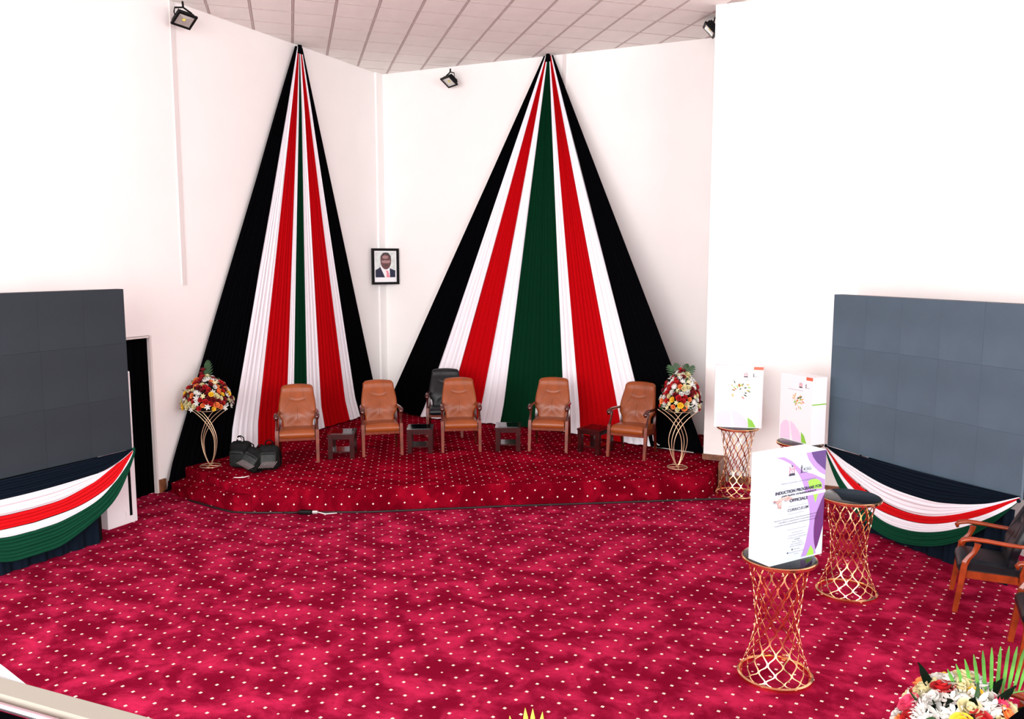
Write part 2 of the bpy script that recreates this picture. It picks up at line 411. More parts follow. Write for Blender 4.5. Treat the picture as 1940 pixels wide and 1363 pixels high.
# ------------------------------------------------------------------ wall drapes
def lerp(a, b, t): return a + (b - a) * t
def fan(name, label, apex, adir, aw, bots, cols, outn, seed):
    th = thing(name, label, 'drape', (0, 0, 0)); rnd = random.Random(seed)
    n = len(cols); apex = Vector(apex); adir = Vector(adir); outn = Vector(outn)
    wb = [(Vector(bots[i + 1]) - Vector(bots[i])).length for i in range(n)]; tot = sum(wb); acc = 0
    for i, c in enumerate(cols):
        A0 = apex + adir * aw * (acc / tot - .5); acc += wb[i]; A1 = apex + adir * aw * (acc / tot - .5)
        B0, B1 = Vector(bots[i]), Vector(bots[i + 1]); k = max(3, wb[i] / .11)
        ph = [rnd.uniform(0, 6.28) for _ in range(4)]; nu = int(max(24, k * 7))
        def fn(u, v, A0=A0, A1=A1, B0=B0, B1=B1, k=k, ph=ph):
            A = A0.lerp(A1, u); B = B0.lerp(B1, u); p = A.lerp(B, v)
            uu = u + .03 * sin(3 * v + ph[3])
            f = (.55 * sin(uu * k * 6.28 + ph[0]) + .3 * sin(uu * k * 11.3 + ph[1]) + .25 * sin(uu * k * 2.7 + ph[2]))
            amp = .017 * min(1, v * 6) * (1 - .55 * v)
            p = p + outn * (amp * f + .05)
            if v > .94: p = p + outn * (.10 * (v - .94) / .06) * .5; 
            edgef = min(u, 1 - u)
            if edgef < .02: p = p - outn * .02
            p.z += .012 * sin(uu * k * 2.1 + ph[0]) * v
            p.z = max(p.z, .012 + (B.z - .012) * min(1, 1)) if v > .9 else p.z
            return p
        m = MB(); m.grid(fn, nu, 36)
        # hem turned under at the foot
        def hem(u, v, fn=fn): p = Vector(fn(u, 1)); q = p - outn * .07 * v; q.z = p.z - .0 + (.012 if 0 < v < 1 else 0); return q
        m.grid(hem, nu, 2)
        nm = {'black': 'black_panel', 'white': 'white_panel', 'red': 'red_panel', 'green': 'green_panel'}[c]
        o = m.build('fabric_panel', M[c], th, 'all'); o['label'] = c + ' fabric panel'
    m = MB(); m.tube([apex + outn * .05 + Vector((0, 0, -.10)), apex + outn * .06 + Vector((0, 0, .03))], [.055, .03], 10); m.build('knot', M['black'], th, 'all')
    return th
b1 = [(7.84, .02), (8.94, .31), (9.48, .31), (10.16, .31), (10.34, .31), (10.69, .31), (11.07, .31), (11.77, .31), (12.11, .31), (12.85, .31)]
b1x = [-8.80, -8.72, -8.70, -8.70, -8.70, -8.70, -8.70, -8.70, -8.72, -8.76]
bots = [(b1x[i] if 1 else 0, b1[i][0], b1[i][1]) for i in range(10)]
fan('wall_drape', 'left tall black, white, red and green cloth drape fanning down beside the portrait', (-8.80, 10.88, 6.40), (0, 1, 0), .16, bots,
    ['black', 'white', 'red', 'white', 'green', 'white', 'red', 'white', 'black'], (1, 0, 0), 1)
b2 = [(-8.76, 13.17), (-7.68, 12.67), (-7.15, 12.61), (-6.51, 12.62), (-6.08, 12.64), (-4.88, 12.53), (-4.56, 12.45), (-3.76, 12.17), (-3.3, 12.08), (-2.47, 11.95)]
fan('wall_drape', 'right wide black, white, red and green cloth drape with broad green centre', (-5.475, 13.20, 6.43), (1, 0, 0), .16, [(x, y, .31) for x, y in b2],
    ['black', 'white', 'red', 'white', 'green', 'white', 'red', 'white', 'black'], (0, -1, 0), 2)

# ------------------------------------------------------------------ LED screens, swags
def resample(pts, n):
    # catmull-rom through points then uniform arclength
    P = [Vector(p) for p in pts]; Q = [P[0] * 2 - P[1]] + P + [P[-1] * 2 - P[-2]]; D = []
    for i in range(1, len(Q) - 2):
        p0, p1, p2, p3 = Q[i - 1:i + 3]
        for k in range(12):
            t = k / 12; D.append(.5 * ((2 * p1) + (p2 - p0) * t + (2 * p0 - 5 * p1 + 4 * p2 - p3) * t * t + (3 * p1 - p0 - 3 * p2 + p3) * t ** 3))
    D.append(P[-1]); L = [0]
    for i in range(1, len(D)): L.append(L[-1] + (D[i] - D[i - 1]).length)
    out = []; j = 0
    for k in range(n + 1):
        s_ = L[-1] * k / n
        while j < len(L) - 2 and L[j + 1] < s_: j += 1
        out.append(D[j].lerp(D[j + 1], (s_ - L[j]) / max(1e-9, L[j + 1] - L[j])))
    return out
def screen(side, loc, rz, z0, z1, ledm, curves, skirt, cols, label, slabel):
    # local frame: x along the screen (0..2.5), -y towards the hall
    th = thing('led_screen', label, 'screen', loc, rz)
    m = MB(); m.box((1.25, .075, (z0 + z1) / 2), (2.5, .09, z1 - z0)); m.build('cabinet', M['plastic'], th)
    me = None
    for i in range(5):
        for j in range(3):
            if not me:
                mm = MB(); pw, ph = .5, (z1 - z0) / 3; mm.box((0, 0, 0), (pw - .0012, .04, ph - .0012)); o = mm.build('screen_panel', ledm, th); me = o.data
            else: o = link('screen_panel', me, th)
            o.location = (.25 + .5 * i, .015 + random.uniform(-.0003, .0003), z0 + ph * (j + .5)); o.rotation_euler = (random.uniform(-.0015, .0015), 0, random.uniform(-.0015, .0015))
    m = MB(); m.box((1.35, .22, z0 / 2), (1.5, .35, z0)); m.box((.06, .14, z0 / 2), (.05, .05, z0)) if side == 'n' else None
    m.build('support_base', M['plastic'], th)
    sw = thing('swag_drape', slabel, 'drape', loc, rz)
    names = ['black', 'white', 'red', 'white', 'green']
    C = [resample(c, 60) for c in curves]
    for b in range(5):
        U, Lw = C[b], C[b + 1]; k = [7, 4, 4, 4, 7][b]
        rnd = random.Random(b + 5); ph0 = rnd.uniform(0, 6)
        def fn(u, v, U=U, Lw=Lw, k=k, b=b, ph0=ph0):
            i = min(60, int(round(u * 60))); p = U[i].lerp(Lw[i], v)
            belly = sin(pi * u) ** .6 if 0 < u < 1 else 0
            d = .025 + belly * (.05 + .012 * b) + .0085 * (sin(v * k * 6.28 + ph0 + 2.5 * u) + .5 * sin(v * k * 14.3 + 6 * u + b) + .5 * sin(v * k * 3.1 - 4 * u)) * (belly * .8 + .2)
            return (p.x, -d, p.y)
        m = MB(); m.grid(fn, 60, k * 6); cl = {'black': 'navy', 'white': 'white', 'red': 'sred', 'green': 'sgreen'}[names[b]]
        o = m.build('fabric_band', M[cl], sw, 'all'); o['label'] = names[b] + ' swag band'
    for xx in (0.0, 2.5):
        m = MB(); m.lathe([(.001, -.022), (.015, -.014), (.018, 0), (.015, .014), (.001, .022)], 10, (xx, -.03, z0 + .0)); m.build('knot', M['navy'] if side == 'r' else M['sgreen'], sw, 'all')
    s0, s1, zt = skirt
    def sk(u, v): x = lerp(s0, s1, u); return (x, .0 - .03 * v + .014 * sin(x * 31) + .008 * sin(x * 71 + 1), .006 + (zt - .006) * (1 - v))
    m = MB(); m.grid(sk, 110, 3); o = m.build('skirt', M['navy'], sw, 'all'); o['label'] = 'black skirt reaching the floor'
    return th
def mirror(c, W=2.5): return c + [(W - x, z) for x, z in c[::-1] if W - x > c[-1][0] + .05]
lc = [[(-.01, .965), (.8, .96), (1.7, .96), (2.51, .965)],
      mirror([(0, .955), (.2, .86), (.415, .80), (.6, .785), (1.03, .767)]),
      mirror([(0, .95), (.2, .865), (.344, .797), (.503, .722), (.604, .69), (.911, .615), (1.2, .60)]),
      mirror([(0, .945), (.15, .79), (.281, .664), (.5, .565), (.789, .492), (1.171, .465)]),
      mirror([(0, .94), (.1, .82), (.217, .72), (.516, .511), (.925, .403), (1.2, .385)]),
      mirror([(-.028, .935), (.13, .68), (.294, .470), (.528, .318), (.943, .150), (1.2, .13)])]
# rotation: local +x runs towards the viewer along the left wall, local -y faces the hall
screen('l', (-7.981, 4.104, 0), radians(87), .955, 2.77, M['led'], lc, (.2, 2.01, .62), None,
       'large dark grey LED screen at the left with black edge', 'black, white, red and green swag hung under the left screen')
rc = [[(-.0, .86), (.8, .865), (1.7, .88), (2.51, .90)],
      [(.0, .85), (.2, .79), (.46, .715), (.98, .615), (1.52, .602), (1.85, .65), (2.2, .748), (2.5, .89)],
      [(.0, .845), (.15, .76), (.38, .623), (.806, .465), (1.186, .405), (1.53, .432), (1.857, .54), (2.2, .71), (2.505, .885)],
      [(.0, .84), (.15, .73), (.386, .542), (.813, .355), (1.19, .318), (1.54, .355), (1.86, .465), (2.2, .642), (2.51, .875)],
      [(.0, .835), (.1, .73), (.432, .455), (.817, .280), (1.09, .215), (1.447, .242), (1.805, .359), (2.16, .558), (2.43, .768), (2.515, .87)],
      [(.0, .82), (.1, .68), (.309, .439), (.62, .2), (.946, .082), (1.281, .062), (1.658, .149), (1.966, .304), (2.277, .568), (2.515, .86)]]
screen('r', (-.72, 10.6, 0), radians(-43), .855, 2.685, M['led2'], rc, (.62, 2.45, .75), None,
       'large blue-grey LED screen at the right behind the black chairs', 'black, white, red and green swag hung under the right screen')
def case(loc, rz, w_, label):
    th = thing('screen_back_case', label, 'case', loc, rz)
    m = MB(); m.rbox((0, .07, .9), (w_, .14, 1.8), .008, 1); m.build('shell', M['card'], th, 'all')
    m = MB(); m.box((w_ * .28, -.001, .64), (.035, .006, 1.1)); m.build('strap', M['bagblk'], th)
    m = MB(); m.tube([(w_ * .05, -.002, .06), (w_ * .09, -.004, .09), (w_ * .1, -.004, .13), (w_ * .07, -.002, .16)], .004, 5); m.build('handle', M['trim'], th)
case((-8.13, 6.66, 0), radians(-90 + 180 - 0) if False else radians(90), .41, 'white case with black strap standing behind the left screen')
case((-.43, 10.98, 0), radians(-43), .36, 'white case standing behind the right screen near the wall')

# ------------------------------------------------------------------ armchairs
def hw(z):   # half width of the backrest by height
    pts = [(.40, .20), (.50, .21), (.62, .262), (.68, .26), (1.0, .222)]
    for (a, b), (c, d) in zip(pts, pts[1:]):
        if z <= c: t = (z - a) / (c - a); t = t * t * (3 - 2 * t); return b + (d - b) * t
    return pts[-1][1]
def backy(z): t = (z - .40) / .62; return .40 + .185 * t - .035 * sin(pi * min(1, t * 1.2)) 
def chair(name, label, lm, wm_low, wm_arm, loc, rz):
    th = thing(name, label, 'chair', loc, rz)
    # seat cushion with waterfall front
    prof = [(.02, .335), (-.015, .35), (-.035, .385), (-.03, .42), (0, .447), (.06, .46), (.2, .455), (.35, .445), (.46, .44), (.46, .37), (.2, .345)]
    m = MB(); ns = 14
    def sec(x):
        u = abs(x) / .235; k = 1 - .16 * max(0, (u - .8) / .2) ** 2; crown = .012 * (1 - u * u)
        return [(x, y if u < .97 else y + (.2 - y) * .015, .39 + (z - .39) * k + (crown if z > .42 else 0)) for y, z in prof]
    xs = [-.235 + .47 * i / ns for i in range(ns + 1)]; np_ = len(prof); vs = [p for x in xs for p in sec(x)]
    fs = [(i * np_ + j, i * np_ + (j + 1) % np_, (i + 1) * np_ + (j + 1) % np_, (i + 1) * np_ + j) for i in range(ns) for j in range(np_)]
    fs += [tuple(range(np_))[::-1], tuple(ns * np_ + j for j in range(np_))]
    m.add(vs, fs); m.build('seat', lm, th, 50, weld=True)
    # padded backrest
    def front(u, v, sgn):
        z = .40 + .62 * v; x = (u * 2 - 1); W = hw(z)
        if v > .9: W -= .04 * (1 - sqrt(max(0, 1 - ((v - .9) / .1) ** 2)))
        X = x * W; th_ = .038 * (1 - abs(x) ** 4) ** .5 * (1 - max(0, (v - .93) / .07) ** 2 * .8) + .012
        cre = .008 * exp(-((z - (.80 + .035 * (x / .5) ** 2 )) / .011) ** 2) * (1 if abs(x) < .42 else max(0, 1 - (abs(x) - .42) / .1))
        lum = .018 * exp(-((z - .60) / .09) ** 2) * (1 - x * x)
        wr = .0018 * sin(abs(x) * 11 + z * 55) * exp(-((z - .58) / .09) ** 2)
        y = backy(z) + .0 - .045 * x * x * .6
        return (X, y - th_ - lum + cre + wr if sgn < 0 else y + .035, z + (-.012 * x * x if v > .95 else 0))
    m = MB(); nu, nv = 30, 44
    F = [[front(i / nu, j / nv, -1) for i in range(nu + 1)] for j in range(nv + 1)]; B = [[front(i / nu, j / nv, 1) for i in range(nu + 1)] for j in range(nv + 1)]
    w_ = nu + 1; vs = [p for r_ in F for p in r_] + [p for r_ in B for p in r_]; o_ = w_ * (nv + 1)
    fs = [(j * w_ + i, j * w_ + i + 1, (j + 1) * w_ + i + 1, (j + 1) * w_ + i) for j in range(nv) for i in range(nu)]
    fs += [tuple(o_ + q for q in f)[::-1] for f in fs]
    for j in range(nv): fs += [(j * w_, (j + 1) * w_, o_ + (j + 1) * w_, o_ + j * w_), (j * w_ + nu, o_ + j * w_ + nu, o_ + (j + 1) * w_ + nu, (j + 1) * w_ + nu)]
    for i in range(nu): fs += [(i, o_ + i, o_ + i + 1, i + 1), (nv * w_ + i, nv * w_ + i + 1, o_ + nv * w_ + i + 1, o_ + nv * w_ + i)]
    m.add(vs, fs); bk = m.build('backrest', lm, th, 60)
    # stitched seams on the backrest
    sm = M['seam'] if lm == M['tan'] else M['bagblk']
    def fp(u, v): p = front(u, v, -1); return (p[0], p[1] - .001, p[2])
    lines = [[fp(.5, .22 + .3 * k / 8) for k in range(9)]]
    for x in (-.42, .42):
        lines.append([fp((x * (1 - .25 * (k / 10)) + 1) / 2, .68 + .28 * k / 10) for k in range(11)])
        lines.append([fp((x * (1.0 + .6 * (1 - (k / 8)) ** 1.5) + 1) / 2, .48 + .2 * k / 8) for k in range(9)])
    for l_ in lines: m = MB(); m.tube(l_, .0016, 4); m.build('seam', sm, bk)
    m = MB(); m.tube([fp(.5 + .21 * (k / 6 - 1), (.797 + .035 * ((k / 6 - 1) * .84) ** 2 - .40) / .62) for k in range(13)], .0022, 4); m.build('crease_seam', sm, bk)
    # apron
    m = MB(); m.box((0, .0, .345), (.48, .03, .06)); m.box((0, .43, .36), (.46, .03, .07))
    for x in (-.245, .245): m.box((x, .22, .345), (.028, .42, .065))
    m.build('seat_frame', wm_low, th)
    for sx in (-1, 1):
        x = .272 * sx
        m = MB()   # front leg, sweeping up from the floor
        m.tube([(x, -.035, 0), (x, -.02, .12), (x, -.002, .26), (x, .012, .40), (x, .022, .46)], [.027, .029, .031, .033, .030], 4, sq=(1, 1.05), twist=pi / 4); m.build('leg', wm_low, th, 30)
        m = MB(); m.tube([(x, .022, .45), (x, .045, .50), (x, .085, .555), (x, .105, .61), (x, .11, .64)], [.030, .023, .021, .024, .028], 6, sq=(.75, 1.05)); m.build('arm_post', wm_arm, th, 40)
        m = MB(); m.tube([(x, -.015, .612), (x, -.025, .635), (x, -.005, .66), (x, .06, .675), (x * .99, .18, .672), (x * .98, .32, .66), (x * .95, .43, .655), (x * .9, .52, .66)], [.020, .032, .036, .034, .031, .030, .028, .022], 8, sq=(.95, .62)); m.build('armrest', wm_arm, th, 'all')
        m = MB(); m.tube([(x * .93, .54, 0), (x * .93, .50, .2), (x * .92, .46, .40), (x * .90, .50, .58), (x * .88, .525, .70)], [.022, .026, .030, .025, .018], 4, sq=(1, 1), twist=pi / 4); m.build('leg', M['mahog'] if wm_low == M['legwood'] else wm_low, th, 30)
    return th
GRP = 'tan armchairs in a row on the stage'
def mid(a, b): return ((a[0] + b[0]) / 2, (a[1] + b[1]) / 2, ZS + .004)
tp = [((-7.681, 8.825), (-7.249, 9.16)), ((-6.851, 9.69), (-6.442, 10.023)), ((-5.955, 10.397), (-5.51, 10.678)), ((-4.849, 11.024), (-4.326, 11.156)), ((-3.693, 11.198), (-3.149, 11.173))]
tl = ['tan leather armchair farthest left on the stage, beside the black backpacks', 'tan leather armchair second from the left, below the framed portrait',
      'middle tan leather armchair, in front of the black armchair', 'tan leather armchair fourth from the left, before the green drape panel',
      'glossy creased tan leather armchair farthest right, beside the right flower stand']
c0 = None
for (a, b), lab in zip(tp, tl):
    rz = atan2(b[1] - a[1], b[0] - a[0])
    if c0 is None: c0 = chair('armchair', lab, M['tan'], M['legwood'], M['mahog'], mid(a, b), rz); c0['group'] = GRP
    else: dup(c0, mid(a, b), rz, lab, GRP)
bl0 = chair('armchair', 'black leather armchair with dark red arms standing behind the middle tan armchair', M['bleather'], M['legwood'], M['mahog'], (-6.47, 11.35, ZS + .004), radians(28))
bl1 = chair('armchair', 'black leather armchair with orange-red wooden arms in front of the right swag', M['bleather'], M['orwood'], M['orwood'], (.60, 8.34, 0), radians(-90)); bl1['group'] = 'black armchairs at the right edge'
dup(bl1, (.98, 7.33, 0), radians(-90), 'black leather armchair cut by the right edge, second in the right-hand row', 'black armchairs at the right edge')
dup(bl1, (.52, 4.99, 0), radians(-116), 'black leather armchair at the bottom right behind the large bouquet', 'black armchairs at the right edge')

# ------------------------------------------------------------------ side tables
def side_table(label, loc, rz):
    th = thing('side_table', label, 'table', loc, rz); W, D, Hh = .38, .42, .355
    m = MB(); m.box((0, D / 2, Hh - .014), (W, D, .028)); m.build('table_top', M['darkwood'], th)
    m = MB(); m.box((0, D / 2, Hh + .002), (W - .09, D - .09, .006)); m.build('glass_inset', M['glass'], th)
    for x in (-1, 1):
        for y in (.035, D - .035):
            m = MB(); m.box((x * (W / 2 - .04), y, (Hh - .028) / 2), (.065, .06, Hh - .028)); m.build('leg', M['darkwood'], th)
    m = MB()
    for y in (.035, D - .035): m.box((0, y, Hh - .055), (W - .14, .03, .045))
    for x in (-1, 1): m.box((x * (W / 2 - .04), D / 2, Hh - .055), (.03, D - .12, .045))
    m.build('apron', M['darkwood'], th)
    m = MB(); m.box((0, D / 2, .09), (W - .10, D - .09, .02)); m.build('shelf', M['darkwood'], th)
    return th
st0 = side_table('low dark mahogany side table between the first and second tan armchairs', (-7.05, 9.42, ZS + .004), radians(30)); SG = 'low side tables between the tan armchairs'; st0['group'] = SG
dup(st0, (-6.22, 10.18, ZS + .004), radians(28), 'low dark mahogany side table between the second and middle tan armchairs', SG)
dup(st0, (-5.12, 10.84, ZS + .004), radians(24), 'low dark mahogany side table in front of the white and green drape panels', SG)
dup(st0, (-4.01, 11.20, ZS + .004), radians(-12), 'low dark mahogany side table beside the rightmost tan armchair', SG)

# ------------------------------------------------------------------ backpacks and leads on the stage
def backpack(label, loc, rz, h, tilt=(0, 0), net=False, loop=False):
    th = thing('backpack', label, 'bag', loc, rz); th.rotation_euler = (tilt[0], tilt[1], rz)
    m = MB(); m.rbox((0, .08, h * .5), (.27, .17, h), .06, 4, bulge=.04); b = m.build('bag_body', M['bag'], th, 'all', weld=True)
    m = MB(); m.rbox((0, -.025, h * .40), (.215, .07, h * .62), .03, 4, bulge=.04); p = m.build('front_pocket', M['bagpk'], th, 'all', weld=True)
    m = MB(); m.tube([(-.085, -.066, h * .60), (0, -.070, h * .615), (.085, -.066, h * .60)], .004, 4); m.build('zip', M['bagblk'], p)
    m = MB(); m.tube([(-.05 * 1, .08, h * .97), (-.045, .08, h + .05), (0, .08, h + .075), (.045, .08, h + .05), (.05, .08, h * .97)], .009, 6); m.build('handle', M['bagblk'], th, 'all')
    for sx in (-1, 1):
        m = MB(); m.tube([(.09 * sx, .15, h * .93), (.12 * sx, .20, h * .8), (.145 * sx, .18, h * .5), (.15 * sx, .12, h * .2), (.12 * sx, .13, .03)], .016, 6, sq=(1, .45)); m.build('strap', M['bagblk'], th, 'all')
    if net:
        m = MB()
        for k in range(-4, 5):
            x = k * .022; m.tube([(x - .03, -.064, .015 + .0), (x + .03, -.066, .095)], .0032, 4)
        m.build('net_patch', M['weave'], th)
    if loop:
        m = MB(); m.tube([(-.05 + .1 * k / 10, .04, h * .98 + .09 * sin(pi * k / 10)) for k in range(11)], .006, 5); m.build('loop', M['bagblk'], th, 'all')
        m = MB()
        for k in range(1, 8): a = pi * k / 8; m.box((-.055 * cos(a) - 0, .03, h * .99 + .055 * sin(a)), (.008, .004, .022), rot=Matrix.Rotation(-(pi / 2 - a), 3, 'Y'))
        m.build('tag_mark', M['wcable'], th)
backpack('black backpack standing upright with looped handle, left of the three bags', (-7.98, 8.40, ZS + .004), radians(15), .36, loop=True)
backpack('grey-black backpack slumped sideways between the other two bags', (-7.70, 8.22, ZS + .07), radians(10), .30, tilt=(radians(-24), radians(24)), net=True)
backpack('black backpack with pale net patch, nearest the tan armchair', (-7.47, 8.40, ZS + .05), radians(35), .32, tilt=(radians(-16), 0), net=True)
m = MB(); m.tube([(-7.56, 8.14, ZS + .012), (-7.59, 8.07, ZS + .008), (-7.64, 8.03, ZS + .008), (-7.70, 8.01, ZS + .008)], .006, 6); tag(m.build('white_lead', M['wcable'], None, 'all'), 'short white lead trailing from the backpacks on the stage', 'cable')
th = thing('floor_box', 'flat black box on the stage in front of the right black drape panel', 'box', (-2.93, 12.0, ZS), radians(-12))
m = MB(); m.rbox((0, .1, .02), (.66, .34, .04), .008, 1); m.build('lid', M['plastic'], th, 'all')
m = MB(); m.box((0, -.071, .018), (.66, .004, .008)); m.build('edge_trim', M['trim'], th)
m = MB(); m.tube([(-3.27, 11.99, ZS + .2), (-3.25, 11.97, ZS + .12), (-3.18, 11.97, ZS + .06), (-3.12, 11.98, ZS + .05), (-2.9, 11.97, ZS + .048), (-2.72, 11.93, ZS + .05), (-2.78, 11.95, ZS + .13), (-2.84, 12.0, ZS + .2), (-2.80, 12.05, ZS + .23), (-2.76, 12.0, ZS + .17)], .008, 6)
tag(m.build('coiled_cable', M['wcable'], None, 'all'), 'white looped cable lying over the flat black box by the right drape', 'cable')

# ------------------------------------------------------------------ flowers
def rose_mesh(nm, mt, r=.034):
    m = MB()
    for L_, (k, rr, hh, op) in enumerate([(5, 1, .55, .55), (5, .72, .75, .3), (4, .45, .85, .12)]):
        for i in range(k):
            a = 2 * pi * i / k + L_ * .6; wd = 2 * pi / k * .62
            def fn(u, v, a=a, wd=wd, rr=rr, hh=hh, op=op):
                t = a + (u - .5) * 2 * wd; R = r * rr * (.35 + .65 * sin(v * pi * .55)) * (1 + op * .5 * v * v)
                return (R * cos(t), R * sin(t), r * (hh * 1.3 * v - .15 * (2 * u - 1) ** 2 * v))
            m.grid(fn, 3, 2)
    m.lathe([(.001, r * .9), (r * .22, r * .8), (r * .3, 0)], 6)
    return m.mesh(nm, mt, 'all')
def star_mesh(nm, mt, r=.04, k=6, wd=.34, up=.35):
    m = MB()
    for i in range(k):
        a = 2 * pi * i / k; c, s_ = cos(a), sin(a)
        rows_ = [(.1, .12, .0), (.45, wd, .12), (.75, wd * .85, up * .8), (1, .03, up)]
        vs = []
        for d, w2, z in rows_:
            for q, zz in ((-1, .06), (0, 0), (1, .06)): x, y = d * r, q * w2 * r * .6; vs.append((x * c - y * s_, x * s_ + y * c, (z + zz) * r))
        m.add(vs, [(j * 3 + q, j * 3 + q + 1, j * 3 + q + 4, j * 3 + q + 3) for j in range(3) for q in range(2)])
    m.lathe([(.001, r * .2), (r * .1, r * .15), (r * .12, 0)], 5)
    return m.mesh(nm, mt, 'all')
def leaf_mesh(nm, mt, L_=.1, w_=.035):
    m = MB(); rows_ = [(0, .1), (.25, .8), (.5, 1), (.75, .7), (1, .03)]; vs = []
    for d, k in rows_:
        for q in (-1, 0, 1): vs.append((q * w_ * k * .5, 0 + (.006 if q else 0) + .02 * d * d, d * L_))
    m.add(vs, [(j * 3 + q, j * 3 + q + 1, j * 3 + q + 4, j * 3 + q + 3) for j in range(4) for q in range(2)])
    return m.mesh(nm, mt, 'all')
FM = {}
for nm, mt in (('red', 'rred'), ('dark', 'dred'), ('yellow', 'ryel'), ('orange', 'rora'), ('cream', 'rcream'), ('white', 'rwhite'), ('pink', 'rpink')): FM['rose_' + nm] = rose_mesh('rose_' + nm, M[mt])
FM['lily'] = star_mesh('lily', M['rwhite'], .05, 6); FM['creamlily'] = star_mesh('cream_lily', M['rcream'], .045, 6, .4); FM['daisy'] = star_mesh('chrysanthemum', M['rwhite'], .045, 14, .2, .5)
FM['leaf'] = leaf_mesh('leaf', M['leaf']); FM['dleaf'] = leaf_mesh('dark_leaf', M['dleaf'], .11, .04)
def orient(o, n, spin=0): o.rotation_mode = 'QUATERNION'; o.rotation_quaternion = Vector(n).to_track_quat('Z', 'Y') @ Euler((0, 0, spin)).to_quaternion()
def bouquet(label, loc, R, Hh, count, palette, seed, pw=1.0, sc=1.0, flat=1.0, leaves=26):
    th = thing('flower_arrangement', label, 'flowers', loc); rnd = random.Random(seed)
    m = MB(); prof = [(.001, 0), (R * .75, 0)] + [(R * .82 * cos(t) ** pw, Hh * .88 * sin(t)) for t in [pi / 2 * k / 8 for k in range(0, 9)]]; prof[-1] = (.001, Hh * .88)
    m.lathe(prof, 18); m.build('foliage_base', M['dleaf'], th, 'all')
    ga = 2.39996
    for i in range(count):
        t = (i + .5) / count; el = math.asin(min(1, t * 1.0)) ; az = i * ga
        rr = R * cos(el) ** pw; z = Hh * sin(el)
        p = Vector((rr * cos(az), rr * sin(az) * flat, z)) * rnd.uniform(.93, 1.05); p.z = max(p.z, -.01)
        nrm_ = Vector((cos(az) * cos(el) / R, sin(az) * cos(el) / R, (sin(el) + .12) / Hh)).normalized()
        nrm_ = (nrm_ + Vector((rnd.uniform(-.3, .3), rnd.uniform(-.3, .3), rnd.uniform(-.15, .3)))).normalized()
        kd = rnd.choice(palette); o = link({'rose': 'rose', 'lily': 'lily', 'crea': 'lily', 'dais': 'chrysanthemum'}[kd[:4]], FM[kd], th)
        o.location = p; orient(o, nrm_, rnd.uniform(0, 6)); o.scale = [sc * rnd.uniform(.85, 1.2)] * 3
    for i in range(leaves):
        el = rnd.uniform(-.1, 1.2); az = rnd.uniform(0, 6.28); rr = R * cos(el) ** pw * .85; o = link('leaf', FM[rnd.choice(['leaf', 'dleaf'])], th)
        o.location = (rr * cos(az), rr * sin(az) * flat, max(0, Hh * sin(el) * .85)); orient(o, (cos(az) * cos(el), sin(az) * cos(el), sin(el) * .8 + rnd.uniform(-.2, .3)), rnd.uniform(0, 6)); o.scale = [sc * rnd.uniform(.8, 1.3)] * 3
    return th
def frond(parent, base, path_dir, L_, n, lw, ll, mt, normal=(0, -1, 0), lean=.5, one=False, sweep=None):
    # palm frond: rachis with leaflets on both sides
    d = Vector(path_dir).normalized(); up = Vector(normal); side = d.cross(up).normalized()
    bend = sweep if sweep else Vector((0, 0, -.25))
    P = [Vector(base) + d * L_ * t + Vector(bend) * L_ * t * t for t in [k / 8 for k in range(9)]]
    m = MB(); m.tube(P, [lerp(.006, .002, k / 8) for k in range(9)], 5); fr = m.build('palm_frond', mt, parent, 'all')
    for i in range(n):
        t = .12 + .86 * i / n; k = t * 8; j = int(k); p = P[j].lerp(P[j + 1], k - j)
        for sg in ((-1,) if one == 'L' else (1,) if one else (-1, 1)):
            dd = (side * sg + d * (lean + (1.5 if one == 'L' else .8) * t)).normalized(); LL = ll * (1 - .55 * (t - .35) ** 2 * 3 if t > .35 else .75 + .25 * t / .35)
            wv = up.cross(dd).normalized() * lw * .5; mm = MB(); vs = []
            for q, kk in ((0, .4), (.3, 1), (.8, .9), (1, .25)):
                c = p + dd * LL * q + Vector((0, 0, -.12)) * LL * q * q; vs += [c - wv * kk + up * .003, c, c + wv * kk + up * .003]
            mm.add(vs, [(a * 3 + b, a * 3 + b + 1, a * 3 + b + 4, a * 3 + b + 3) for a in range(3) for b in range(2)])
            mm.build('leaflet', mt, fr, 'all')
    return fr
def flower_stand(label, loc, rz, h=.83, s=1.0):
    th = thing('flower_stand', label, 'stand', loc, rz)
    m = MB(); m.tube([(.135 * cos(2 * pi * k / 28), .135 * sin(2 * pi * k / 28), .006) for k in range(28)], .006, 6, closed=True)
    m.tube([(-.135, 0, .006), (.135, 0, .006)], .005, 5); m.tube([(0, -.135, .006), (0, .135, .006)], .005, 5); m.build('base_ring', M['stand'], th, 'all')
    for sg in (-1, 1):
        for k, ctl in enumerate([
            [(0, 0), (.035, .08), (.057, .18), (.053, .35), (0, .49), (-.095, .61), (-.19, .695), (-.278, .755)],
            [(.003, 0), (.04, .08), (.070, .18), (.083, .35), (.035, .51), (-.047, .63), (-.14, .71), (-.225, .765)],
            [(.006, 0), (.05, .08), (.095, .20), (.118, .37), (.06, .55), (-.03, .68), (-.085, .73), (-.142, .77)]]):
            yy = (.035, 0, -.035)[k]; pts = resample(ctl, 26); q = (h - .02) / .775
            mm = MB(); mm.tube([(sg * p.x * s, sg * yy * min(1, max(0, p.y) * 3), .008 + p.y * q) for p in pts], .0052, 6); mm.build('rod', M['stand'], th, 'all')
    m = MB(); m.tube([(.14 * cos(2 * pi * k / 24), .14 * sin(2 * pi * k / 24), h - .05) for k in range(24)], .005, 6, closed=True); m.build('top_ring', M['stand'], th, 'all')
    m = MB(); m.lathe([(.001, h - .055), (.10, h - .05), (.13, h - .01), (.12, h), (.001, h)], 18); m.build('tray', M['plastic'], th, 'all')
    return th
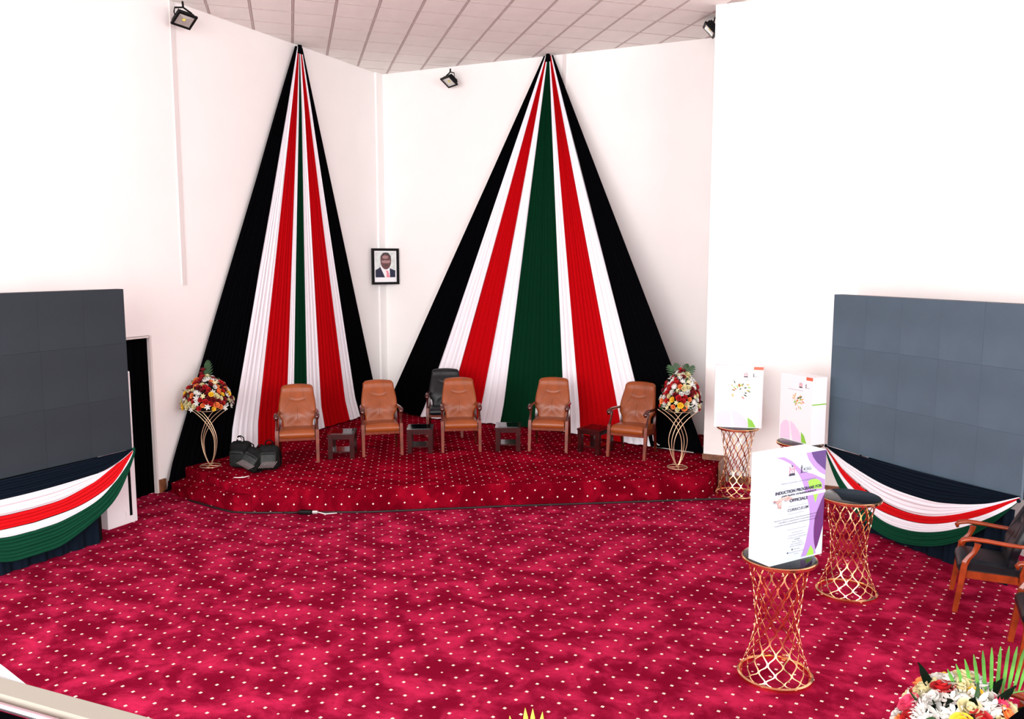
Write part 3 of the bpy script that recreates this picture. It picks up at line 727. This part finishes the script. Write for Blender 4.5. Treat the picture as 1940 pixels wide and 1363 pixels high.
flower_stand('curved gold rod flower stand on the left end of the stage', (-8.45, 8.36, ZS), radians(25))
flower_stand('curved gold rod flower stand on the right end of the stage', (-2.644, 10.98, ZS), radians(25))
pal = ['rose_dark', 'rose_red', 'rose_red', 'rose_dark', 'rose_dark', 'rose_yellow', 'rose_orange', 'rose_cream', 'rose_cream', 'rose_white', 'lily', 'creamlily', 'daisy', 'lily']
bqL = bouquet('wide domed bouquet of red, yellow and white flowers on the left gold stand', (-8.45, 8.36, ZS + .83), .31, .40, 200, pal, 3, pw=1.2, sc=.86, leaves=44)
frond(bqL, (-.03, 0, .34), (-.25, -.05, 1), .24, 8, .024, .20, M['leaf'], normal=(.4, -.9, 0), sweep=(.25, .1, 0), one=True)
for dx in (0, .03): 
    o = link('rose', FM['rose_dark'], bqL); o.location = (-.06 + dx, -.03, .43 + dx * 1.8); o.scale = (.9, .9, 1.2)
bqR = bouquet('tall triangular bouquet of red, white and yellow flowers on the right gold stand', (-2.62, 10.98, ZS + .83), .25, .48, 175, ['rose_red', 'rose_red', 'rose_dark', 'rose_orange', 'rose_cream', 'rose_white', 'lily', 'lily', 'creamlily', 'daisy', 'rose_yellow', 'rose_white'], 4, pw=1.3, sc=.88, leaves=40)
frond(bqR, (-.06, 0, .40), (-.30, -.05, 1), .22, 6, .02, .13, M['leaf'], normal=(.3, -.95, 0)); frond(bqR, (.06, 0, .42), (.30, -.05, 1), .20, 6, .02, .12, M['leaf'], normal=(.3, -.95, 0))
# large bouquet in the foreground right, and a second one below the frame
flower_stand('curved gold rod flower stand under the large foreground bouquet', (.39, 4.46, 0), radians(10), h=.71)
bqN = bouquet('large foreground bouquet with white lilies, roses and long palm fronds at the bottom right', (.38, 4.46, .715), .27, .29, 110, ['lily', 'lily', 'daisy', 'daisy', 'rose_white', 'rose_yellow', 'rose_red', 'rose_cream', 'rose_orange', 'rose_pink', 'lily'], 9, pw=1.0, sc=1.3, leaves=26)
frond(bqN, (-.06, -.04, .15), (.80, .37, .50), .60, 17, .019, .29, M['frond'], normal=(.42, -.9, .1), lean=.0, sweep=(.0, .0, -.26), one='L')
bqC = thing('flower_arrangement', 'arrangement with lime leaf tips just showing at the bottom centre edge', 'flowers', (-1.50, 3.47, .62))
m = MB(); m.lathe([(.001, 0), (.12, 0), (.16, .08), (.10, .17), (.001, .2)], 14); m.build('foliage_base', M['dleaf'], bqC, 'all')
lm_ = leaf_mesh('tip_leaf', M['tip'], .16, .03)
for dx, dz in ((-.038, .155), (-.008, .158), (.03, .152), (-.1, .10), (.09, .09)): o = link('leaf', lm_, bqC); o.location = (dx, 0, dz); o.rotation_euler = (0, dx * 2, .3)
flower_stand('curved gold rod flower stand below the bottom centre arrangement', (-1.50, 3.47, 0), 0, h=.62)

# ------------------------------------------------------------------ lattice cocktail tables
def cocktail(label, loc):
    th = thing('cocktail_table', label, 'table', loc); Ht = .92
    def rad(t): # waist profile
        return .160 + .105 * max(0, (.45 - t) / .45) ** 1.7 + .065 * max(0, (t - .45) / .55) ** 1.6
    m = MB(); NS = 24; rows_ = 11
    # cell heights grow towards the foot
    for k in range(NS):
        pts = []; nn = 96
        for i in range(nn + 1):
            t = i / nn; ph = rows_ * (t ** .72); A = pi / NS * .93
            th_ = 2 * pi * k / NS + (A if k % 2 else -A) * -cos(ph * pi) + .0
            pts.append((th_, rad(t), .02 + (Ht - .045) * t))
        vs = []
        for (a, r_, z) in pts:
            w2 = .0105 / r_
            for q, dr_ in ((-1, 0), (1, 0), (1, -.004), (-1, -.004)): vs.append(((r_ + dr_) * cos(a + q * w2 * .5), (r_ + dr_) * sin(a + q * w2 * .5), z))
        fs = []
        for i in range(nn):
            for q in range(4): fs.append((i * 4 + q, i * 4 + (q + 1) % 4, (i + 1) * 4 + (q + 1) % 4, (i + 1) * 4 + q))
        m.add(vs, fs)
    m.build('lattice', M['gold'], th, 35)
    m = MB(); m.lathe([(.250, 0), (.275, 0), (.275, .022), (.262, .03), (.250, .022), (.250, 0)], 56); m.build('base_ring', M['gold'], th, 35)
    m = MB(); m.lathe([(.001, Ht - .028), (.264, Ht - .028), (.270, Ht - .022), (.270, Ht - .004), (.262, Ht + .002), (.255, Ht - .002)], 56); m.build('rim', M['gold'], th, 35)
    m = MB(); m.lathe([(.258, Ht - .006), (.257, Ht + .004), (.253, Ht + .006), (.001, Ht + .006)], 56); m.build('glass_top', M['glass'], th, 35)
    return th
ct0 = cocktail('nearest gold lattice cocktail table, carrying the box printed with purple curves', (-.72, 6.21, 0)); CG = 'gold lattice cocktail tables with black glass tops'; ct0['group'] = CG
dup(ct0, (-.33, 8.12, 0), .15, 'gold lattice cocktail table with nothing on its black top', CG)
dup(ct0, (-1.86, 11.0, 0), .08, 'gold lattice cocktail table at the right end of the stage', CG)
dup(ct0, (-1.02, 10.36, 0), .22, 'gold lattice cocktail table by the left edge of the right screen', CG)
ZT = .927
# ------------------------------------------------------------------ printed display boxes
def text_mesh(s_, size, bold=.0, width=None):
    cu = bpy.data.curves.new('txt', 'FONT'); cu.body = s_; cu.size = size; cu.align_x = 'CENTER'; cu.align_y = 'CENTER'; cu.offset = bold; cu.resolution_u = 3
    o = bpy.data.objects.new('txt', cu); COL.objects.link(o); bpy.context.view_layer.update()
    me = bpy.data.meshes.new_from_object(o.evaluated_get(bpy.context.evaluated_depsgraph_get())); COL.objects.unlink(o); bpy.data.objects.remove(o)
    if width:
        xs = [v.co.x for v in me.vertices]; k = width / (max(xs) - min(xs))
        for v in me.vertices: v.co.x *= k
    return me
class Face:
    def __init__(s, th, W, Hh, D): s.th, s.W, s.H, s.D, s.k = th, W, Hh, D, 0
    def P(s, u, v, k=None): return (u * s.W, -.0008 - .0005 * (s.k if k is None else k), (1 - v) * s.H)
    def poly(s, name, pts, mt, k=1):
        m = MB(); pts = [(min(max(u, .002), .998), min(max(v, .002), .998)) for u, v in pts]
        vs = [s.P(u, v, k) for u, v in pts]; m.add(vs, [tuple(range(len(vs)))]); return m.build(name, mt, s.th)
    def text(s, str_, u, v, h, width, mt, bold=0, name='lettering'):
        me = text_mesh(str_, h * s.H * 1.4, bold, width * s.W); me.materials.clear(); me.materials.append(mt); o = link(name, me, s.th)
        o.location = s.P(u, v, 6); o.rotation_euler = (radians(90), 0, 0); return o
def smooth_poly(pts, n=6): return [tuple(p) for p in resample(list(pts), len(pts) * n)]
def crest(F, u, v, sz, cols=True):
    # shield between two supporters over dark hills
    a = F.H / F.W; g = []
    def Q(pts): return [(u + x * sz * a, v + y * sz) for x, y in pts]
    F.poly('crest_hills', Q([(-.42, .5), (-.36, .32), (-.2, .24), (-.08, .32), (0, .2), (.1, .32), (.22, .24), (.36, .34), (.42, .5)]), M['ink'], 4)
    F.poly('crest_shield', Q([(-.13, -.16), (0, -.24), (.13, -.16), (.11, .06), (0, .2), (-.11, .06)]), M['pink'], 4)
    F.poly('crest_shield_band', Q([(-.12, -.04), (.12, -.04), (.11, .02), (-.11, .02)]), M['card'], 5)
    for sg in (-1, 1):
        F.poly('crest_supporter', Q([(sg * .16, -.05), (sg * .20, -.30), (sg * .30, -.44), (sg * .38, -.34), (sg * .32, -.16), (sg * .38, .1), (sg * .33, .3), (sg * .22, .26), (sg * .24, .06)]), M['pink'], 4)
    F.poly('crest_top', Q([(-.08, -.42), (0, -.5), (.08, -.42), (.05, -.3), (-.05, -.3)]), M['ink'], 4)
def tower(F, u, v, sz):
    a = F.H / F.W
    def Q(pts): return [(u + x * sz * a, v + y * sz) for x, y in pts]
    F.poly('logo_tower', Q([(-.10, .38), (-.07, -.12), (.07, -.12), (.10, .38)]), M['ink'], 4)
    F.poly('logo_gallery', Q([(-.15, -.12), (-.13, -.22), (.13, -.22), (.15, -.12)]), M['ink'], 4)
    F.poly('logo_lantern', Q([(-.08, -.25), (-.06, -.38), (0, -.48), (.06, -.38), (.08, -.25)]), M['ink'], 4)
    F.poly('logo_base', Q([(-.24, .48), (-.10, .38), (1.0, .38), (1.0, .43), (-.1, .44)]), M['ink'], 4)
# near box
def display_box(label, loc, rz, W, D, Hh, facem):
    th = thing('display_box', label, 'box', loc, rz)
    m = MB(); m.box((W / 2, D / 2, Hh / 2), (W, D, Hh)); m.build('carton', M['card'], th)
    F = Face(th, W, Hh, D); F.poly('front_sheet', [(0, 0), (1, 0), (1, 1), (0, 1)], facem, 0); return th, F
th, F = display_box('tall white box printed with purple curves and curriculum lettering, on the nearest cocktail table', (-.755, 5.948, ZT), radians(54.9), .544, .20, .79, M['face'])
F.poly('print_band', [(0.047, 0.002), (0.191, 0.007), (0.342, 0.055), (0.471, 0.124), (0.582, 0.174), (0.764, 0.213), (0.993, 0.284), (1.0, 0.39), (0.994, 0.417), (0.922, 0.5), (0.86, 0.585), (0.827, 0.64), (0.815, 0.74), (0.82, 0.81), (0.834, 0.87), (0.876, 0.984), (0.583, 0.983), (0.635, 0.91), (0.672, 0.834), (0.705, 0.74), (0.725, 0.68), (0.729, 0.61), (0.708, 0.515), (0.68, 0.46), (0.643, 0.409), (0.598, 0.324), (0.557, 0.266), (0.478, 0.187), (0.40, 0.13), (0.30, 0.075), (0.18, 0.035)], M['lilac'], 1)
F.poly('print_band', [(0.607, 0.002), (0.705, 0.002), (0.746, 0.053), (0.824, 0.109), (0.92, 0.158), (0.998, 0.195), (0.998, 0.244), (0.87, 0.2), (0.756, 0.14), (0.659, 0.068)], M['lilac'], 1)
F.poly('print_corner', [(0.705, 0.002), (1.0, 0.0), (1, 0.197), (0.92, 0.158), (0.824, 0.109), (0.746, 0.053)], M['violet'], 2)
F.poly('print_wedge', [(0.998, 0.417), (0.922, 0.5), (0.86, 0.58), (0.827, 0.64), (0.815, 0.74), (0.82, 0.81), (0.834, 0.87), (0.866, 0.947), (0.903, 0.907), (0.95, 0.82), (0.998, 0.72)], M['plum'], 2)
F.poly('print_green', [(0.663, 0.271), (0.74, .258), (0.823, 0.264), (.89, .285), (0.938, 0.32), (0.943, 0.366), (0.707, 0.348)], M['lime'], 2)
F.poly('print_green', [(0.776, 0.404), (0.875, 0.405), (0.821, 0.49)], M['lime'], 2); F.poly('print_green', [(0.689, 0.983), (0.767, 0.89), (0.826, 0.942), (0.831, 0.988)], M['lime'], 2)
crest(F, .351, .142, .10); tower(F, .53, .145, .085)
F.text('KSG', .64, .152, .028, .14, M['ink'])
F.text('KENYA SCHOOL OF GOVERNMENT', .492, .255, .014, .66, M['greyink'])
F.text('INDUCTION PROGRAMS FOR', .492, .335, .028, .88, M['ink'], .0012); F.text('COUNTY GOVERNMENT', .50, .378, .028, .66, M['ink'], .0012); F.text('OFFICIALS', .495, .424, .028, .34, M['ink'], .0012)
F.text('CURRICULUM', .491, .512, .027, .39, M['ink'], .0002)
F.poly('rule', [(.30, .476), (.69, .476), (.69, .479), (.30, .479)], M['greyink'], 4); F.poly('rule', [(.30, .546), (.60, .546), (.60, .549), (.30, .549)], M['greyink'], 4); F.poly('rule', [(.30, .695), (.68, .695), (.68, .698), (.30, .698)], M['greyink'], 4)
F.text('Governors, County Secretaries, County Executive Committee Members,', .48, .588, .011, .86, M['ink']); F.text('Chief Officers, County Directors, County Administrators and', .50, .612, .011, .74, M['ink']); F.text('County Public Service Board Members and Members of County Assemblies', .49, .637, .011, .86, M['ink'])
for s_, v, wd in (('The Director General', .728, .22), ('Kenya School of Government', .752, .32), ('P.O. Box Lower Kabete Road', .776, .36), ('NAIROBI', .797, .10), ('Tel: Fax:', .818, .2), ('Email: directorgeneral', .838, .24), ('Website: www.ksg.ac.ke', .858, .28), ('KSG Kenya', .889, .12), ('Kenya School of Government', .915, .30), ('June', .935, .08)): F.text(s_, .495, v, .010, wd, M['ink' if s_ == 'NAIROBI' else 'greyink'])
for u, v in ((.41, .889), (.325, .913)): F.poly('icon', [(u + .012 * cos(a * pi / 5), v + .0085 * sin(a * pi / 5)) for a in range(10)], M['ink'], 4)
rb = MB(); zr = .79 * (1 - .392)
rb.tube([(0 - .002, 0 - .004, zr), (.544 + .002, -.004, zr), (.546, .242, zr), (-.003, .243, zr)], .014, 4, closed=True, sq=(.12, 1)) if False else None
for a, b, c, d in (((-.003, -.005), (.547, -.005), 0, 0), ((.547, -.005), (.547, .204), 0, 0), ((.547, .204), (-.003, .204), 0, 0), ((-.003, .204), (-.003, -.005), 0, 0)):
    A, B = Vector((*a, zr)), Vector((*b, zr)); dd = (B - A).normalized(); nn = Vector((dd.y, -dd.x, 0)) * .002
    rb.add([A + Vector((0, 0, -.011)), B + Vector((0, 0, -.011)), B + Vector((0, 0, .011)), A + Vector((0, 0, .011))], [(0, 1, 2, 3)])
rb.build('ribbon', M['glare_ribbon'], th)
m = MB()
for sg, L_ in ((-1, .07), (1, .11)):
    m.tube([(.07, -.008, zr), (.07 + sg * L_ * .6, -.022, zr + .016 * sg), (.07 + sg * L_, -.024, zr + .004), (.07 + sg * L_ * .5, -.012, zr - .012)], .009, 6, sq=(.3, 1))
m.tube([(.07, -.008, zr), (.06, -.014, zr - .03), (.065, -.012, zr - .062)], .013, 4, sq=(1, .15)); m.lathe([(.001, -.012), (.012, -.006), (.012, .006), (.001, .012)], 8, (.07, -.012, zr)); m.build('bow', M['ribbon'], th, 'all')
# rear boxes
def rear_box(label, loc, rz, W, D, Hh, seed):
    th, F = display_box(label, loc, rz, W, D, Hh, M['card']); rnd = random.Random(seed)
    F.poly('print_corner', [(.80, .0), (1, 0), (1, .05), (.80, .05)], M['orange'], 2)
    crest(F, .64, .135, .08); tower(F, .80, .135, .07)
    F.poly('rule', [(.26, .215), (.72, .215), (.72, .219), (.26, .219)], M['greyink'], 3)
    for k in range(26):   # printed wreath of leaves
        a = rnd.uniform(0, 6.28); d = rnd.uniform(.03, .2); c = (.50 + d * cos(a) * 1.2, .38 + d * sin(a) * .7); l = rnd.uniform(.03, .06); b = a + rnd.uniform(-.6, .6)
        F.poly('wreath_leaf', [(c[0] - l * cos(b), c[1] - l * .7 * sin(b)), (c[0] - .012 * sin(b), c[1] + .012 * cos(b)), (c[0] + l * cos(b), c[1] + l * .7 * sin(b)), (c[0] + .012 * sin(b), c[1] - .012 * cos(b))], M[rnd.choice(['lime', 'goldp', 'orange', 'leaf', 'goldp'])], 3)
    F.poly('print_petal', [(.04, .99), (.04, .80), (.12, .73), (.22, .70), (.30, .72), (.34, .80), (.36, .99)], M['palelilac'], 1)
    F.poly('print_petal', [(.34, .70), (.48, .74), (.62, .82), (.72, .92), (.74, .99), (.44, .99), (.38, .85)], M['palelilac'], 1)
    F.poly('print_green', [(.72, .99), (.70, .83), (.80, .88), (.88, .99)], M['lime'], 2)
    m = MB(); m.box((W + .0012, D / 2, Hh * .60), (.002, D, .014)); m.build('side_stripe', M['lime'], th)
    return th
rear_box('white box with pink petals and leaf wreath print, on the cocktail table by the stage', (-2.14, 10.83, ZT), radians(12), .60, .22, .80, 1)
rear_box('white box with green side stripe, on the cocktail table by the right screen', (-1.28, 10.50, ZT), radians(-40), .52, .22, .80, 2)

# ------------------------------------------------------------------ framed portrait across the corner
pt = thing('framed_portrait', 'black framed portrait of a person in dark suit and red tie, hung across the corner', 'picture', (-8.655, 13.03, 2.965), atan2(.43, .29) - .0)
pw, ph = .53, .66
m = MB()
for x, z, dx, dz in ((0, ph / 2 - .022, pw, .044), (0, -ph / 2 + .022, pw, .044)): m.box((x, -.01, z), (dx, .035, dz))
for x in (-1, 1): m.box((x * (pw / 2 - .022), -.01, 0), (.044, .035, ph - .088))
m.build('frame', M['plastic'], pt)
m = MB(); m.box((0, 0, 0), (pw - .08, .012, ph - .08)); m.build('mat_board', M['card'], pt)
def pp(name, pts, mt, k, par=pt):
    m = MB(); m.add([(x, -.0062 - k * .0006, z) for x, z in pts], [tuple(range(len(pts)))]); return m.build(name, mt, par)
ell = lambda cx, cz, rx, rz_, a0_=0, a1_=2 * pi, n=20: [(cx + rx * cos(a0_ + (a1_ - a0_) * k / n), cz + rz_ * sin(a0_ + (a1_ - a0_) * k / n)) for k in range(n + (0 if a1_ - a0_ > 6 else 1))]
ph_ = pp('photo_print', [(-.195, -.20), (.195, -.20), (.195, .26), (-.195, .26)], M['pbg'], 1)
pp('suit_print', [(-.195, -.20), (-.195, -.065), (-.13, -.035), (-.10, -.005), (-.03, -.1), (.07, -.02), (.09, -.035), (.195, -.075), (.195, -.20)], M['suit'], 2, ph_)
pp('shirt_print', [(-.10, -.005), (-.085, .02), (.07, .01), (.085, -.03), (.09, -.20), (-.01, -.20), (-.06, -.09)], M['pshirt'], 3, ph_)
pp('tie_print', [(-.0, -.075), (.045, -.075), (.06, -.10), (.09, -.20), (.02, -.20), (.022, -.10)], M['pink'], 4, ph_)
pp('head_print', ell(.01, .10, .105, .155), M['skin'], 5, ph_)
pp('hair_print', [(-.097, .12), (-.09, .19), (-.045, .245), (.01, .257), (.065, .245), (.108, .19), (.115, .12), (.10, .16), (.08, .20), (.03, .225), (-.02, .222), (-.07, .19), (-.088, .15)], M['hair'], 6, ph_)
pp('cheek_print', ell(-.03, .09, .045, .03), M['skinl'], 6, ph_); pp('cheek_print', ell(.06, .09, .04, .03), M['skinl'], 6, ph_); pp('forehead_print', ell(.0, .17, .06, .03), M['skinl'], 6, ph_)
pp('nose_print', [(.005, .11), (.03, .11), (.045, .06), (-.008, .06)], M['skinl'], 7, ph_); pp('mouth_print', ell(.018, .022, .035, .008), M['hair'], 7, ph_)
for x in (-.035, .06): pp('eye_print', ell(x, .118, .018, .006), M['hair'], 7, ph_)
# ------------------------------------------------------------------ floodlights
def flood(label, loc, rz, tilt, roll=0, arm=(0, .12)):
    th = thing('floodlight', label, 'lamp', loc); th.rotation_euler = Euler((tilt, roll, rz), 'XYZ')
    W, Hh = .27, .22
    m = MB(); m.box((0, .035, 0), (W * .82, .05, Hh * .82))
    for k in range(7): m.box((-.09 + .03 * k, .072, 0), (.006, .03, Hh * .7))
    m.build('housing', M['plastic'], th)
    m = MB()
    for z in (-1, 1): m.box((0, -.002, z * (Hh / 2 - .014)), (W, .028, .028))
    for x in (-1, 1): m.box((x * (W / 2 - .014), -.002, 0), (.028, .028, Hh - .056))
    m.build('bezel', M['plastic'], th)
    a, b = W / 2 - .03, Hh / 2 - .03; m = MB(); m.add([(-a, -.004, -b), (a, -.004, -b), (a, -.004, b), (-a, -.004, b), (-.02, .006, -.02), (.02, .006, -.02), (.02, .006, .02), (-.02, .006, .02)], [(0, 1, 5, 4), (1, 2, 6, 5), (2, 3, 7, 6), (3, 0, 4, 7)]); m.build('reflector', M['silver'], th)
    m = MB(); m.box((0, .004, 0), (.036, .004, .036)); m.build('led_chip', M['yled'], th)
    m = MB(); m.box((0, -.010, -b), (2 * a, .004, .008)); m.box((a * (1 if rz > 0 else -1), -.010, 0), (.008, .004, 2 * b)); m.build('lens_edge', M['chrome'], th)
    m = MB(); m.tube([(-W * .42, .04, 0), (-W * .48, .07, .02), (-W * .44, .12, .05), (0, .155, .07), (W * .44, .12, .05), (W * .48, .07, .02), (W * .42, .04, 0)], .012, 6, sq=(1, .5)); m.tube([(0, .15, .07), (0, .15 + arm[1], .07 + arm[0])], .014, 6); m.build('bracket', M['plastic'], th, 40)
    return th
flood('black floodlight high on the left wall near the ceiling', (-8.56, 8.36, 6.16), radians(78), radians(54), radians(5), (.03, .08))
flood('small black floodlight high on the back wall between the drapes', (-7.26, 13.0, 6.14), radians(-26), radians(54), radians(-2), (.03, .05))
flood('black floodlight half hidden behind the white pier at the upper right', (-2.62, 12.15, 6.28), radians(-72), radians(42), 0, (.0, .06))

# ------------------------------------------------------------------ balcony rails near the viewer
def rail(label, a, b, offs, cream_w):
    th = thing('balcony_rail', label, 'railing'); A, B = Vector(a), Vector(b); d = (B - A).normalized(); s_ = Vector((0, 0, 1)).cross(d)
    m = MB(); m.tube([A, B], .0055, 12); m.build('handrail', M['pchrome'], th, 'all')
    m = MB(); c = (A + B) / 2 + s_ * offs; m.box(c, ((B - A).length, cream_w, .02), rz=atan2(d.y, d.x)); m.build('ledge', M['cream'], th)
    m = MB(); c = (A + B) / 2 - s_ * .142 + Vector((0, 0, -.012)); m.box(c, ((B - A).length, .27, .02), rz=atan2(d.y, d.x)); m.build('lower_bar', M['black'], th)
rail('pale balcony rail with chrome tube tinted by a painted reflection crossing the bottom left corner', (-2.0, .70, 2.44), (-.60, .765, 2.44), .03, .034)
th = thing('balcony_rail', 'black and cream balcony rail showing at the bottom right corner', 'railing')
A, B = Vector((.113, 1.173, 2.44)), Vector((.513, 1.923, 2.44)); d = (B - A).normalized(); s_ = Vector((d.y, -d.x, 0))
m = MB(); m.box((A + B) / 2 + s_ * -.004, ((B - A).length, .018, .03), rz=atan2(d.y, d.x)); m.build('handrail', M['black'], th)
m = MB(); m.box((A + B) / 2 + s_ * .045 + Vector((0, 0, -.01)), ((B - A).length, .07, .02), rz=atan2(d.y, d.x)); m.build('ledge', M['cream'], th)
m = MB(); m.add([(-1.5, .78, 2.446), (-1.139, .760, 2.446), (-1.128, .770, 2.448), (-1.27, .805, 2.45), (-1.5, .86, 2.45)], [(0, 1, 2, 3, 4)]); m.add([(-1.5, .78, 2.442), (-1.139, .760, 2.442), (-1.128, .770, 2.444), (-1.27, .805, 2.446), (-1.5, .86, 2.446)], [(4, 3, 2, 1, 0)])
tag(m.build('paper_sheet', M['paper']), 'white sheet of paper lying on the pale rail at bottom left', 'paper')
print('tiles', nt_, 'objects', len(COL.objects))
